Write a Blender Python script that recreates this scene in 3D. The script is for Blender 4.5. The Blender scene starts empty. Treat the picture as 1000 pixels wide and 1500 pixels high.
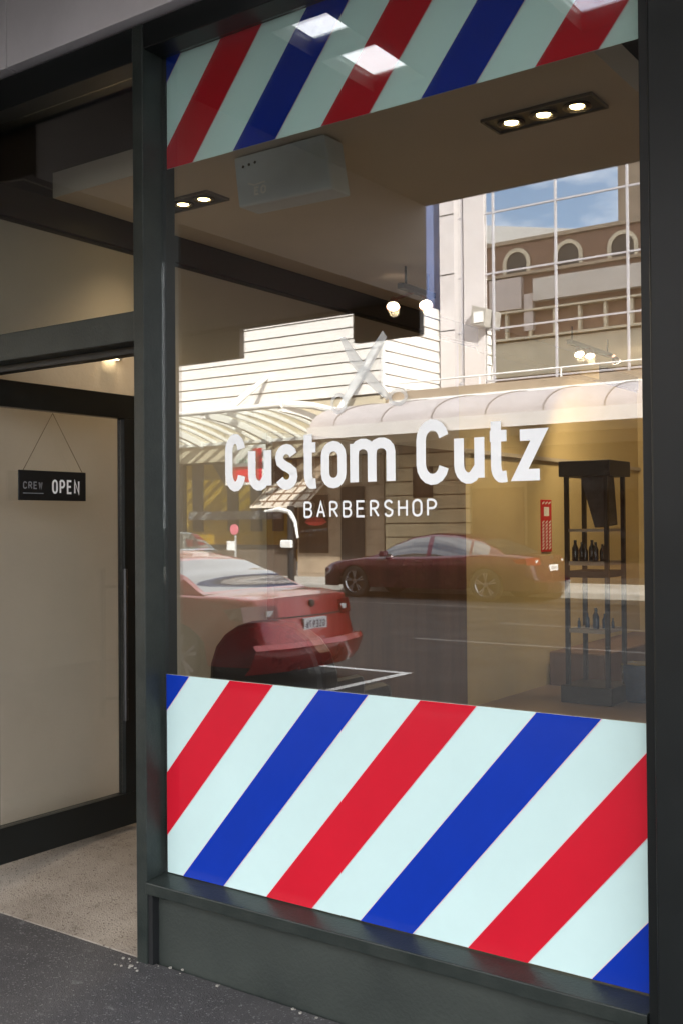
import bpy, bmesh, math, random
from mathutils import Vector, Matrix
random.seed(7)
R = math.radians
S = bpy.context.scene
COL = S.collection

# ------------------------------------------------------------------ camera
cam_d = bpy.data.cameras.new('camera'); cam = bpy.data.objects.new('camera', cam_d); COL.objects.link(cam); S.camera = cam
YAW, PIT, ROL, FPX = 0.619157, 0.0127136, -0.0079791, 1560.2
fw = Vector((-math.sin(YAW)*math.cos(PIT), math.cos(YAW)*math.cos(PIT), math.sin(PIT)))
rt = Vector((math.cos(YAW), math.sin(YAW), 0)); up = rt.cross(fw)
cr = rt*math.cos(ROL)+up*math.sin(ROL); cu = -rt*math.sin(ROL)+up*math.cos(ROL)
M = Matrix((cr, cu, -fw)).transposed().to_4x4(); M.translation = Vector((0, -2.55, 1.5)); cam.matrix_world = M
cam_d.sensor_fit = 'VERTICAL'; cam_d.sensor_height = 36.0; cam_d.lens = 36.0*FPX/1500.0
cam_d.clip_start = 0.05; cam_d.clip_end = 2000
S.render.resolution_x, S.render.resolution_y = 682, 1024

# ------------------------------------------------------------------ sky, sun, exposure
EL, AZ = R(32.8), R(48.8)            # AZ: from +y towards +x
w = bpy.data.worlds.new('World'); S.world = w; w.use_nodes = True
nt = w.node_tree; N = nt.nodes; L = nt.links
for n in list(N): N.remove(n)
sky = N.new('ShaderNodeTexSky'); sky.sky_type = 'NISHITA'; sky.sun_disc = False
sky.sun_elevation = EL; sky.sun_rotation = AZ; sky.air_density = 1.0; sky.dust_density = 1.0; sky.ozone_density = 1.5
tc = N.new('ShaderNodeTexCoord'); mp = N.new('ShaderNodeMapping'); mp.inputs['Scale'].default_value = (1.6, 1.6, 5.0)
nz = N.new('ShaderNodeTexNoise'); nz.inputs['Scale'].default_value = 2.6; nz.inputs['Detail'].default_value = 7; nz.inputs['Roughness'].default_value = .62
rp = N.new('ShaderNodeValToRGB'); rp.color_ramp.elements[0].position = .38; rp.color_ramp.elements[1].position = .62
mx = N.new('ShaderNodeMixRGB'); mx.inputs['Color2'].default_value = (8.5, 8.6, 9.0, 1)
bg = N.new('ShaderNodeBackground'); bg.inputs['Strength'].default_value = 0.15
ow = N.new('ShaderNodeOutputWorld')
sxyz = N.new('ShaderNodeSeparateXYZ'); zr_ = N.new('ShaderNodeMapRange'); zr_.inputs[1].default_value = .55; zr_.inputs[2].default_value = .85; zr_.inputs[3].default_value = 0; zr_.inputs[4].default_value = .16
add_ = N.new('ShaderNodeMath'); add_.operation = 'ADD'
L.new(tc.outputs['Generated'], mp.inputs['Vector']); L.new(mp.outputs[0], nz.inputs['Vector']); L.new(tc.outputs['Generated'], sxyz.inputs[0]); L.new(sxyz.outputs['Z'], zr_.inputs[0])
yr_ = N.new('ShaderNodeMapRange'); yr_.inputs[1].default_value = -.25; yr_.inputs[2].default_value = -.7; yr_.inputs[3].default_value = 0; yr_.inputs[4].default_value = .24
add2 = N.new('ShaderNodeMath'); add2.operation = 'ADD'; L.new(sxyz.outputs['Y'], yr_.inputs[0])
L.new(nz.outputs['Fac'], add_.inputs[0]); L.new(zr_.outputs[0], add_.inputs[1]); L.new(add_.outputs[0], add2.inputs[0]); L.new(yr_.outputs[0], add2.inputs[1]); L.new(add2.outputs[0], rp.inputs[0])
L.new(rp.outputs[0], mx.inputs['Fac']); L.new(sky.outputs[0], mx.inputs['Color1']); L.new(mx.outputs[0], bg.inputs[0]); L.new(bg.outputs[0], ow.inputs[0])
sd = bpy.data.lights.new('sun', 'SUN'); sd.energy = 5.0; sd.angle = R(.5); sd.color = (1, .955, .88)
sun = bpy.data.objects.new('sun', sd); COL.objects.link(sun)
tosun = Vector((math.sin(AZ)*math.cos(EL), math.cos(AZ)*math.cos(EL), math.sin(EL)))
sun.rotation_euler = tosun.to_track_quat('Z', 'Y').to_euler(); sun.location = (0, 0, 40)
S.view_settings.view_transform = 'Standard'; S.view_settings.look = 'None'; S.view_settings.gamma = 1
S.view_settings.exposure = 1.85
try:
    S.cycles.max_bounces = 12; S.cycles.transparent_max_bounces = 16; S.cycles.glossy_bounces = 6; S.cycles.diffuse_bounces = 4
except Exception: pass

# ------------------------------------------------------------------ materials
MATS = {}
def mat(name, col, rough=.6, metal=0, var=0, scale=6, bump=0, bscale=40, spec=.5, col2=None, coat=0, stretch=None):
    if name in MATS: return MATS[name]
    m = bpy.data.materials.new(name); m.use_nodes = True; MATS[name] = m
    n = m.node_tree.nodes; l = m.node_tree.links; p = n['Principled BSDF']
    p.inputs['Base Color'].default_value = (*col, 1); p.inputs['Roughness'].default_value = rough
    p.inputs['Metallic'].default_value = metal; p.inputs['Specular IOR Level'].default_value = spec
    p.inputs['Coat Weight'].default_value = coat
    if var or col2 or bump:
        t = n.new('ShaderNodeTexCoord'); mpp = n.new('ShaderNodeMapping'); l.new(t.outputs['Object'], mpp.inputs[0])
        if stretch: mpp.inputs['Scale'].default_value = stretch
    if var or col2:
        z = n.new('ShaderNodeTexNoise'); z.inputs['Scale'].default_value = scale; z.inputs['Detail'].default_value = 8; z.inputs['Roughness'].default_value = .65
        l.new(mpp.outputs[0], z.inputs['Vector'])
        r = n.new('ShaderNodeValToRGB'); e = r.color_ramp.elements; e[0].position = .3; e[1].position = .7
        c2 = col2 or tuple(min(1, c*(1+var)) for c in col); c1 = col if col2 else tuple(c*(1-var) for c in col)
        e[0].color = (*c1, 1); e[1].color = (*c2, 1)
        l.new(z.outputs['Fac'], r.inputs[0]); l.new(r.outputs[0], p.inputs['Base Color'])
        mr = n.new('ShaderNodeMapRange'); mr.inputs[3].default_value = max(0, rough-.08); mr.inputs[4].default_value = min(1, rough+.1)
        l.new(z.outputs['Fac'], mr.inputs[0]); l.new(mr.outputs[0], p.inputs['Roughness'])
    if bump:
        b = n.new('ShaderNodeBump'); b.inputs['Strength'].default_value = bump; b.inputs['Distance'].default_value = .01
        z2 = n.new('ShaderNodeTexNoise'); z2.inputs['Scale'].default_value = bscale; z2.inputs['Detail'].default_value = 4
        l.new(mpp.outputs[0], z2.inputs['Vector']); l.new(z2.outputs['Fac'], b.inputs['Height']); l.new(b.outputs[0], p.inputs['Normal'])
    return m
def emis(name, col, s):
    m = bpy.data.materials.new(name); m.use_nodes = True
    p = m.node_tree.nodes['Principled BSDF']; p.inputs['Base Color'].default_value = (*col, 1)
    p.inputs['Emission Color'].default_value = (*col, 1); p.inputs['Emission Strength'].default_value = s
    return m
def glass(name, refl, tint, rough=0.0, ior=1.5, base=None):
    """pane: mirror-like share (fixed + fresnel) over transparency (or over a dark backing)"""
    m = bpy.data.materials.new(name); m.use_nodes = True; n = m.node_tree.nodes; l = m.node_tree.links
    for x in list(n): n.remove(x)
    o = n.new('ShaderNodeOutputMaterial'); g = n.new('ShaderNodeBsdfGlossy'); g.inputs['Roughness'].default_value = rough
    g.inputs['Color'].default_value = (1, 1, 1, 1)
    if base is None:
        t = n.new('ShaderNodeBsdfTransparent'); t.inputs[0].default_value = (*tint, 1)
    else:
        t = n.new('ShaderNodeBsdfDiffuse'); t.inputs[0].default_value = (*base, 1)
    f = n.new('ShaderNodeFresnel'); ge = n.new('ShaderNodeNewGeometry'); mr = n.new('ShaderNodeMapRange')
    mr.inputs[3].default_value = ior; mr.inputs[4].default_value = 1/ior
    l.new(ge.outputs['Backfacing'], mr.inputs[0]); l.new(mr.outputs[0], f.inputs[0])
    a = n.new('ShaderNodeMath'); a.operation = 'ADD'; a.inputs[1].default_value = refl; a.use_clamp = True
    l.new(f.outputs[0], a.inputs[0])
    mi = n.new('ShaderNodeMixShader'); l.new(a.outputs[0], mi.inputs[0]); l.new(t.outputs[0], mi.inputs[1]); l.new(g.outputs[0], mi.inputs[2])
    l.new(mi.outputs[0], o.inputs[0]); return m
def ground_mat(name, c1, c2, c3, fine=180, crack=0):
    m = bpy.data.materials.new(name); m.use_nodes = True; n = m.node_tree.nodes; l = m.node_tree.links; p = n['Principled BSDF']
    t = n.new('ShaderNodeTexCoord')
    a = n.new('ShaderNodeTexNoise'); a.inputs['Scale'].default_value = 1.3; a.inputs['Detail'].default_value = 9; a.inputs['Roughness'].default_value = .7
    b = n.new('ShaderNodeTexVoronoi'); b.inputs['Scale'].default_value = fine
    c = n.new('ShaderNodeTexNoise'); c.inputs['Scale'].default_value = 14; c.inputs['Detail'].default_value = 6
    for q in (a, b, c): l.new(t.outputs['Object'], q.inputs['Vector'])
    r1 = n.new('ShaderNodeValToRGB'); r1.color_ramp.elements[0].position = .35; r1.color_ramp.elements[1].position = .66
    r1.color_ramp.elements[0].color = (*c1, 1); r1.color_ramp.elements[1].color = (*c2, 1); l.new(a.outputs['Fac'], r1.inputs[0])
    bw = n.new('ShaderNodeSeparateColor'); l.new(b.outputs['Color'], bw.inputs[0])
    r2 = n.new('ShaderNodeValToRGB'); r2.color_ramp.elements[0].position = .9; r2.color_ramp.elements[1].position = 1.0; l.new(bw.outputs[0], r2.inputs[0])
    x1 = n.new('ShaderNodeMixRGB'); x1.inputs['Color2'].default_value = (*c3, 1); l.new(r2.outputs[0], x1.inputs['Fac']); l.new(r1.outputs[0], x1.inputs['Color1'])
    r3 = n.new('ShaderNodeValToRGB'); r3.color_ramp.elements[0].position = .64; r3.color_ramp.elements[1].position = .70; l.new(c.outputs['Fac'], r3.inputs[0])
    mm = n.new('ShaderNodeMath'); mm.operation = 'MULTIPLY'; mm.inputs[1].default_value = .5; l.new(r3.outputs[0], mm.inputs[0])
    x2 = n.new('ShaderNodeMixRGB'); x2.inputs['Color2'].default_value = (*c3, 1); l.new(mm.outputs[0], x2.inputs['Fac']); l.new(x1.outputs[0], x2.inputs['Color1'])
    l.new(x2.outputs[0], p.inputs['Base Color']); p.inputs['Roughness'].default_value = .9; p.inputs['Specular IOR Level'].default_value = .2
    bu = n.new('ShaderNodeBump'); bu.inputs['Strength'].default_value = .5; bu.inputs['Distance'].default_value = .004
    l.new(b.outputs['Distance'], bu.inputs['Height']); l.new(bu.outputs[0], p.inputs['Normal'])
    return m
frame_m = mat('frame paint', (.008, .010, .010), .36, 0, .22, 3, .05, 300, spec=.35)
frame_l = mat('frame paint worn', (.013, .019, .017), .42, 0, .3, 9, .12, 120, spec=.4, col2=(.030, .036, .032))
riser_m = mat('stall riser paint', (.02, .026, .023), .62, 0, .3, 4, .15, 90, col2=(.036, .044, .038))
clad_m = mat('white cladding', (.74, .71, .72), .55, 0, .08, 2, .05, 90)
ceil_m = mat('ceiling paint', (.66, .59, .50), .9, 0, .04, 3)
wall_m = mat('warm beige paint', (.52, .465, .39), .8, 0, .08, 1.5, .1, 60)
yell_m = mat('yellow beige paint', (.62, .5, .26), .8, 0, .07, 1.5, .1, 60)
dark_m = mat('near black', (.01, .011, .012), .5, 0, .2, 4)
wood_m = mat('dark timber', (.15, .085, .055), .45, 0, .4, 3, stretch=(1, 1, .12))
floor_m = mat('shop floor', (.2, .13, .085), .35, 0, .3, 5, col2=(.27, .185, .12))
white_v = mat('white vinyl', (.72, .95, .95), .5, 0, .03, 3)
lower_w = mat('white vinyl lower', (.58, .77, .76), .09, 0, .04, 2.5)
red_v = mat('red vinyl', (.58, .011, .028), .08, 0, .05, 3)
blue_v = mat('blue vinyl', (.004, .034, .38), .08, 0, .06, 3)
letter_m = mat('white lettering vinyl', (.93, .95, .96), .4, 0, .02, 9)
pane_m = glass('window glass', .112, (.93, .95, .93))
doorg_m = glass('door glass', .02, (.95, .96, .95))
steel_m = mat('brushed steel', (.09, .09, .09), .4, 1, .1, 20)
conc_m = ground_mat('threshold concrete', (.20, .17, .14), (.36, .32, .27), (.12, .10, .08), 170)
foot_m = ground_mat('asphalt footpath', (.058, .056, .058), (.10, .097, .097), (.2, .2, .2), 210)
road_m = ground_mat('asphalt road', (.026, .025, .025), (.048, .045, .042), (.10, .10, .10), 60)
farfoot_m = ground_mat('pale concrete footpath', (.36, .34, .31), (.5, .48, .44), (.25, .23, .2), 40)
kerb_m = mat('kerb stone', (.3, .29, .27), .8, 0, .25, 4, .3, 60)
line_m = mat('road paint', (.62, .62, .6), .6, 0, .2, 12); streak_m = mat('painted sunlight streak', (.09, .085, .08), .8, 0, .4, 3, col2=(.24, .22, .2))
board_m = mat('white weatherboard', (.74, .71, .68), .6, 0, .05, 2)
cream_m = mat('cream render', (.56, .49, .37), .8, 0, .12, 1.2, .2, 30)
tan_m = mat('tan render', (.33, .26, .19), .85, 0, .2, 1.0, .2, 30)
brownbr_m = mat('brown brick', (.2, .12, .085), .85, 0, .25, 3, .3, 60)
wmetal_m = mat('white metal', (.8, .8, .79), .4, 0, .04, 5)
barrel_m = mat('grey barrel roofing', (.4, .36, .36), .5, 0, .1, 2)
canglass_m = glass('canopy glazing', .1, (.75, .78, .74), .15)
curtain_m = glass('curtain wall mirror glass', .8, (0, 0, 0), 0, 1.5, (.03, .028, .02))
shopglass_m = glass('shop glass', .04, (.8, .8, .78))
bronze_m = mat('dark shop frame', (.02, .018, .016), .4)
redcar = mat('red car paint', (.33, .008, .008), .28, .25, .06, 2, coat=.8)
maroon = mat('maroon car paint', (.055, .003, .014), .25, .3, .06, 2, coat=.8)
silver = mat('silver blue car paint', (.32, .38, .45), .28, .4, .05, 2, coat=.8)
tyre_m = mat('tyre rubber', (.015, .015, .015), .8)
alloy_m = mat('alloy wheel', (.6, .6, .62), .25, .9)
carglass = glass('car glass', .14, (0, 0, 0), .02, 1.5, (.03, .03, .028))
tail_m = mat('tail lamp red', (.14, .003, .005), .2, 0, coat=.2)
lampw_m = mat('clear lamp', (.7, .7, .68), .12, 0, coat=1)
plate_m = mat('number plate', (.74, .75, .76), .4)
ink_m = mat('plate ink', (.01, .012, .06), .5)
lamp_on = emis('lamp lit', (1, .74, .35), 10)
spot_on = emis('spotlight lit', (1, .8, .6), 10)

# ------------------------------------------------------------------ mesh helpers
class MB:
    def __init__(s): s.v = []; s.f = []; s.mi = []; s.cur = 0
    def m(s, i): s.cur = i; return s
    def face(s, pts):
        b = len(s.v); s.v += [tuple(p) for p in pts]; s.f.append(list(range(b, b+len(pts)))); s.mi.append(s.cur); return s
    def box(s, x0, x1, y0, y1, z0, z1):
        if x0 > x1: x0, x1 = x1, x0
        if y0 > y1: y0, y1 = y1, y0
        if z0 > z1: z0, z1 = z1, z0
        b = len(s.v)
        s.v += [(x, y, z) for z in (z0, z1) for y in (y0, y1) for x in (x0, x1)]
        for q in ((0, 2, 3, 1), (4, 5, 7, 6), (0, 1, 5, 4), (2, 6, 7, 3), (0, 4, 6, 2), (1, 3, 7, 5)):
            s.f.append([b+i for i in q]); s.mi.append(s.cur)
        return s
    def prism(s, pts, d):
        """closed planar polygon extruded by vector d"""
        pts = [Vector(p) for p in pts]; d = Vector(d); n = len(pts); b = len(s.v)
        s.v += [tuple(p) for p in pts]+[tuple(p+d) for p in pts]
        s.f.append([b+i for i in range(n)][::-1]); s.f.append([b+n+i for i in range(n)]); s.mi += [s.cur]*2
        for i in range(n): s.f.append([b+i, b+(i+1) % n, b+n+(i+1) % n, b+n+i]); s.mi.append(s.cur)
        return s
    def tube(s, pts, r, n=8, caps=True):
        pts = [Vector(p) for p in pts]; rr = r if isinstance(r, (list, tuple)) else [r]*len(pts); b = len(s.v); ref = None
        for i, p in enumerate(pts):
            d = (pts[min(i+1, len(pts)-1)]-pts[max(i-1, 0)]).normalized()
            a = d.orthogonal().normalized() if ref is None else (ref-d*ref.dot(d)).normalized()
            ref = a; c = d.cross(a)
            for k in range(n):
                t = 2*math.pi*k/n; s.v.append(tuple(p+(a*math.cos(t)+c*math.sin(t))*rr[i]))
        for i in range(len(pts)-1):
            for k in range(n):
                s.f.append([b+i*n+k, b+i*n+(k+1) % n, b+(i+1)*n+(k+1) % n, b+(i+1)*n+k]); s.mi.append(s.cur)
        if caps:
            s.f.append([b+k for k in range(n)][::-1]); s.f.append([b+(len(pts)-1)*n+k for k in range(n)]); s.mi += [s.cur]*2
        return s
    def lathe(s, prof, o, n=16, axis='z'):
        b = len(s.v); o = Vector(o)
        for (r, h) in prof:
            for k in range(n):
                t = 2*math.pi*k/n; c, q = r*math.cos(t), r*math.sin(t)
                p = {'z': (c, q, h), 'y': (c, h, q), 'x': (h, c, q)}[axis]; s.v.append(tuple(o+Vector(p)))
        for i in range(len(prof)-1):
            for k in range(n): s.f.append([b+i*n+k, b+i*n+(k+1) % n, b+(i+1)*n+(k+1) % n, b+(i+1)*n+k]); s.mi.append(s.cur)
        return s
    def grid(s, P, close=False):
        b = len(s.v); r = len(P); c = len(P[0])
        for row in P: s.v += [tuple(p) for p in row]
        for i in range(r-1):
            for j in range(c-1 if not close else c):
                s.f.append([b+i*c+j, b+i*c+(j+1) % c, b+(i+1)*c+(j+1) % c, b+(i+1)*c+j]); s.mi.append(s.cur)
        return s
    def build(s, name, m, parent=None, smooth=False, bevel=0, weld=False, recalc=True):
        me = bpy.data.meshes.new(name); me.from_pydata(s.v, [], s.f)
        ms = m if isinstance(m, (list, tuple)) else [m]
        for x in ms: me.materials.append(x)
        me.polygons.foreach_set('material_index', s.mi)
        bm = bmesh.new(); bm.from_mesh(me)
        if weld or smooth: bmesh.ops.remove_doubles(bm, verts=bm.verts, dist=1e-5)
        if recalc: bmesh.ops.recalc_face_normals(bm, faces=bm.faces)
        bm.to_mesh(me); bm.free()
        if smooth:
            me.polygons.foreach_set('use_smooth', [True]*len(me.polygons))
            try: me.set_sharp_from_angle(angle=R(38))
            except Exception: pass
        me.update(); o = bpy.data.objects.new(name, me); COL.objects.link(o)
        if parent: o.parent = parent
        if bevel:
            bv = o.modifiers.new('bevel', 'BEVEL'); bv.width = bevel; bv.segments = 2; bv.limit_method = 'ANGLE'
        return o
def tag(o, label, cat, group=None):
    o['label'] = label; o['category'] = cat
    if group: o['group'] = group
    return o
def thing(name, label, cat, loc=(0, 0, 0), group=None):
    o = bpy.data.objects.new(name, None); COL.objects.link(o); o.location = loc; o.empty_display_size = .1
    return tag(o, label, cat, group)
def struct(o): o['kind'] = 'structure'; return o
def B(*a): return MB().box(*a)
def copy_tree(o, parent=None):
    c = o.copy(); COL.objects.link(c)
    if parent: c.parent = parent
    for ch in list(o.children): copy_tree(ch, c)
    return c

# stroke lettering -----------------------------------------------------------
def arc(cx, cy, rx, ry, a0, a1, n=8):
    return [(cx+rx*math.cos(R(a0+(a1-a0)*i/n)), cy+ry*math.sin(R(a0+(a1-a0)*i/n))) for i in range(n+1)]
# glyphs: lists of centre-line strokes in a 1 x 1 box (closed strokes repeat their first point)
G = {
 'C': [arc(.5, .72, .5, .28, 12, 180)+arc(.5, .28, .5, .28, 180, 348)],
 'O': [arc(.5, .72, .5, .28, 0, 180)+arc(.5, .28, .5, .28, 180, 360)+[(1, .72)]],
 'u': [[(0, .72), (0, .24)]+arc(.46, .24, .46, .24, 180, 300, 6)+[(1, .2)], [(1, .72), (1, 0)]],
 's': [arc(.5, .55, .46, .17, 15, 180, 7)+[(.06, .5), (.9, .24)][0:0]+[(.1, .46), (.35, .39), (.68, .33), (.92, .26)]+arc(.5, .17, .46, .17, 20, -160, 8)],
 't': [[(.36, .98), (.36, .2)]+arc(.7, .2, .34, .2, 180, 275, 5)+[(1, .01)], [(0, .72), (1, .72)]],
 'o': [arc(.5, .53, .5, .19, 0, 180)+arc(.5, .19, .5, .19, 180, 360)+[(1, .53)]],
 'm': [[(0, 0), (0, .74)], [(0, .5)]+arc(.24, .55, .25, .18, 150, 0, 6)+[(.49, 0)], [(.49, .5)]+arc(.74, .55, .26, .18, 150, 0, 6)+[(1, 0)]],
 'z': [[(.03, .71), (1, .71), (0, .02), (1, .02)]],
 'B': [[(0, 0), (0, 1)], [(0, 1), (.55, 1)]+arc(.55, .77, .4, .23, 90, -90, 6)+[(0, .54)], [(.5, .54)]+arc(.55, .27, .45, .27, 90, -90, 6)+[(0, 0)]],
 'A': [[(0, 0), (.5, 1), (1, 0)], [(.18, .33), (.82, .33)]],
 'R': [[(0, 0), (0, 1)], [(0, 1), (.5, 1)]+arc(.5, .75, .45, .25, 90, -90, 6)+[(0, .5)], [(.45, .5), (1, 0)]],
 'E': [[(.95, 1), (0, 1), (0, 0), (.95, 0)], [(0, .52), (.8, .52)]],
 'S': [arc(.5, .76, .45, .24, 20, 180, 7)+[(.1, .63), (.35, .53), (.7, .44), (.95, .34)]+arc(.5, .24, .45, .24, 10, -165, 8)],
 'H': [[(0, 0), (0, 1)], [(1, 0), (1, 1)], [(0, .52), (1, .52)]],
 'P': [[(0, 0), (0, 1)], [(0, 1), (.5, 1)]+arc(.5, .73, .48, .27, 90, -90, 6)+[(0, .46)]],
 'N': [[(0, 0), (0, 1), (1, 0), (1, 1)]],
 'W': [[(0, 1), (.25, 0), (.5, .8), (.75, 0), (1, 1)]],
 'G': [arc(.5, .72, .5, .28, 12, 180)+arc(.5, .28, .5, .28, 180, 360)+[(1, .45), (.55, .45)]],
 'I': [[(.5, 0), (.5, 1)]],
 '9': [[(.95, .7)]+arc(.5, .72, .45, .28, 0, 360, 10), [(.95, .7), (.9, .3), (.6, 0)]],
 '7': [[(0, 1), (1, 1), (.35, 0)]],
 '6': [arc(.5, .28, .45, .28, 0, 360, 10), [(.05, .28), (.15, .7), (.55, 1)]],
 '8': [arc(.5, .75, .38, .25, 0, 360, 10), arc(.5, .26, .46, .26, 0, 360, 10)],
}
def strokes(mb, lines, place, wd, layer=0.0):
    """lines: 2D strokes in metres -> quads; place(x, z, d) gives the 3D point; d lifts each stroke by a hair"""
    for k, ln in enumerate(lines):
        P = [Vector((a, b)) for a, b in ln]
        Q = [P[0]]
        for p in P[1:]:
            if (p-Q[-1]).length > 1e-6: Q.append(p)
        P = Q; closed = (P[0]-P[-1]).length < 1e-5 and len(P) > 3; n = len(P); Lf = []; Rt = []
        for i in range(n):
            a = (P[i]-P[i-1]).normalized() if (i > 0 or closed) and i != 0 else None
            if i == 0 and closed: a = (P[0]-P[-2]).normalized()
            b_ = (P[i+1]-P[i]).normalized() if i < n-1 else ((P[1]-P[0]).normalized() if closed else None)
            if a is None: a = b_
            if b_ is None: b_ = a
            t = (a+b_); t = t.normalized() if t.length > 1e-6 else a
            nn = Vector((-t.y, t.x)); c = max(.45, nn.dot(Vector((-a.y, a.x))))
            Lf.append(P[i]+nn*wd/2/c); Rt.append(P[i]-nn*wd/2/c)
        for i in range(n-1):
            mb.face([place(*Lf[i], layer+k*.0004), place(*Lf[i+1], layer+k*.0004), place(*Rt[i+1], layer+k*.0004), place(*Rt[i], layer+k*.0004)])
def glyph(mb, ch, x0, x1, z0, h, wd, place, layer=0):
    i = wd/2
    strokes(mb, [[(x0+i+px*(x1-x0-wd), z0+i+pz*(h-wd)) for px, pz in st] for st in G[ch]], place, wd, layer)
def word(mb, txt, x0, x1, z0, h, wd, place, gap=.35):
    n = len(txt); a = (x1-x0)/(n+(n-1)*gap)
    for k, c in enumerate(txt):
        if c != ' ': glyph(mb, c, x0+k*a*(1+gap), x0+k*a*(1+gap)+a, z0, h, wd, place)

# ================================================================== GROUND
FP = .08; RD = -.02
struct(MB().face([(-600, -600, -.3), (600, -600, -.3), (600, 600, -.3), (-600, 600, -.3)]).build('ground', road_m))
struct(MB().box(-80, 60, -17.9, -4.45, -.25, RD).build('road', road_m))
struct(MB().box(-80, 60, -4.3, -.07, -.25, FP).build('footpath', foot_m))
struct(MB().box(-80, 60, -4.45, -4.3, -.25, FP+.003).build('kerb', kerb_m, bevel=.02))
struct(MB().box(-80, 60, -24, -18.05, -.25, .1).build('far_footpath', farfoot_m))
struct(MB().box(-80, 60, -18.05, -17.9, -.25, .104).build('far_kerb', kerb_m, bevel=.02))
lb = MB(); z = RD+.004
lb.face([(-5.86, -6.79, z), (-5.86, -6.69, z), (-12.4, -6.69, z), (-12.4, -6.79, z)])
lb.face([(-5.86, -6.689, z), (-5.76, -6.689, z), (-5.76, -4.6, z), (-5.86, -4.6, z)])
lb.face([(-5.859, -6.79, z), (-5.76, -6.79, z), (-5.76, -6.69, z), (-5.859, -6.69, z)])
struct(lb.build('parking_bay_marking', line_m))
ln = MB()
for k in range(-8, 8):
    ln.face([(k*7.5, -12.2, z), (k*7.5+3, -12.2, z), (k*7.5+3, -12.1, z), (k*7.5, -12.1, z)])
    ln.face([(k*7.5, -9.7, z), (k*7.5+4.5, -9.7, z), (k*7.5+4.5, -9.6, z), (k*7.5, -9.6, z)])
ln.face([(-70, -14.9, z), (40, -14.9, z), (40, -14.8, z), (-70, -14.8, z)])
struct(ln.build('sunlight_streak', streak_m))  # faint streaks of sunlight on the road, painted as pale lane-like strips
# threshold ramp
rm = MB(); rm.prism([(-6, -.068, -.2), (-6, -.068, .084), (-6, .04, .097), (-6, .16, .118), (-6, .40, .162), (-6, .52, .174), (-6, .95, .174), (-6, .95, -.2)], (6.0-2.592, 0, 0))
struct(rm.build('threshold_ramp', conc_m))

# ================================================================== OUR BUILDING
shop = thing('shop_building', 'barber shop building with white cladding panels above the dark framed window', 'building', (-1.7, 0, 0))
def sp(name, mb, m, **k):
    o = mb.build(name, m, None, **k); o.parent = shop; o.matrix_parent_inverse = Matrix.Translation((1.7, 0, 0)); return o
# white cladding panels (joints at x = -3.19, -2.24 ...)
pn = MB(); js = [-2.24-.96*k for k in range(-6, 4)]
js = sorted(js)
for a, b in zip(js[:-1], js[1:]): pn.box(a+.003, b-.003, -.125, -.06, 3.165, 3.62)
sp('cladding_panel', pn, clad_m, bevel=.003)
sp('cladding_backing', B(-6.1, 3.5, -.06, 0, 3.17, 3.66), dark_m)
sp('pilaster', B(-.8355, -.30, -.16, .1, FP, 3.16), frame_m, bevel=.006)
sp('interior_floor', MB().box(-6.2, 3.5, .951, 7.9, -.1, .17).box(-2.5915, 3.5, .421, .95, -.1, .17), floor_m)
sp('front_ledge', B(-2.54, -.86, .04, .42, -.1, .17), floor_m)
sp('side_wall', B(-4.0, -3.75, 0.25, 4.17, .17, 2.80), wall_m); sp('inner_wall', B(-4.0, -3.75, 4.1701, 7.9, .17, 2.80), yell_m)
sp('far_wall', B(-3.75, 3.5, 7.8, 8.0, .17, 2.95), yell_m)
sp('right_wall', B(1.2, 1.4, .1, 7.8, .17, 3.6), wall_m)
cl = MB(); cl.box(-3.73, -1.25, .52, 7.8, 2.95, 3.06); cl.box(-1.25, 1.2, 1.7, 7.8, 2.95, 3.06)
sp('interior_ceiling', cl, ceil_m)
sp('void_lining', MB().box(-6.2, 3.5, .1, 8.0, 3.62, 3.66).box(-6.2, -6.0, .1, 8, .17, 3.62).box(-6.0, -4.0, 7.8, 8, .17, 3.62).box(-4.6, -3.76, .25, 7.8, 2.801, 2.82), dark_m)
sp('ceiling_beam', MB().box(-3.9, -3.735, .0, 4.45, 2.821, 2.949).box(-3.9, -3.735, 6.5, 7.8, 2.821, 2.949), dark_m)
sp('bulkhead', B(-3.9, -3.62, 4.46, 6.49, 2.78, 2.949), yell_m)
sp('wall_panelling', MB().box(-3.748, -3.70, 2.0, 4.17, .17, 2.02), wood_m)
sp('picture_rail', MB().box(-3.749, -3.72, 4.18, 7.79, 2.02, 2.05), wall_m)
# upper storeys
up_ = MB()
up_.box(-4.6, 34, .0, 9, 3.66, 16.4)
sp('upper_wall', up_, brownbr_m)
for fl in range(4):
    for k in range(13):
        x = -3.4+k*2.8; z0 = 5+fl*2.9; o = sp('upper_window', B(x, x+1.3, -.02, .0, z0, z0+1.7), curtain_m); o2 = B(x-.08, x+1.38, -.06, 0, z0-.12, z0-.001).build('window_sill', cream_m); o2.parent = o
# verandah with roof lights over the footpath
ver = thing('verandah', 'dark street verandah with glazed roof lights over the shop footpath', 'verandah', (-1, -1.5, 3.45))
vm = MB(); xs = [-3.34, -2.64, -2.37, -1.65, -1.38, -.66, -.39, .33, .60, 6]; ys = [-.13, -.70, -.99, -1.05, -1.44, -3.0]
for i in range(len(xs)-1):
    for j in range(len(ys)-1):
        if i % 2 == 1 and j in (1, 3): continue
        vm.box(xs[i], xs[i+1], ys[j+1], ys[j], 3.45, 3.53)
vo = vm.build('soffit', mat('dark soffit', (.085, .072, .055), .7, 0, .1, 2), None, weld=True)
vgs = []
for i in (1, 3, 5, 7):
    for j in (1, 3): vgs.append(MB().box(xs[i]+.002, xs[i+1]-.002, ys[j+1]+.002, ys[j]-.002, 3.50, 3.515).build('roof_light', MATS.get('rl') or MATS.setdefault('rl', glass('roof light glazing', .0, (.95, .95, .95)))))
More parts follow.
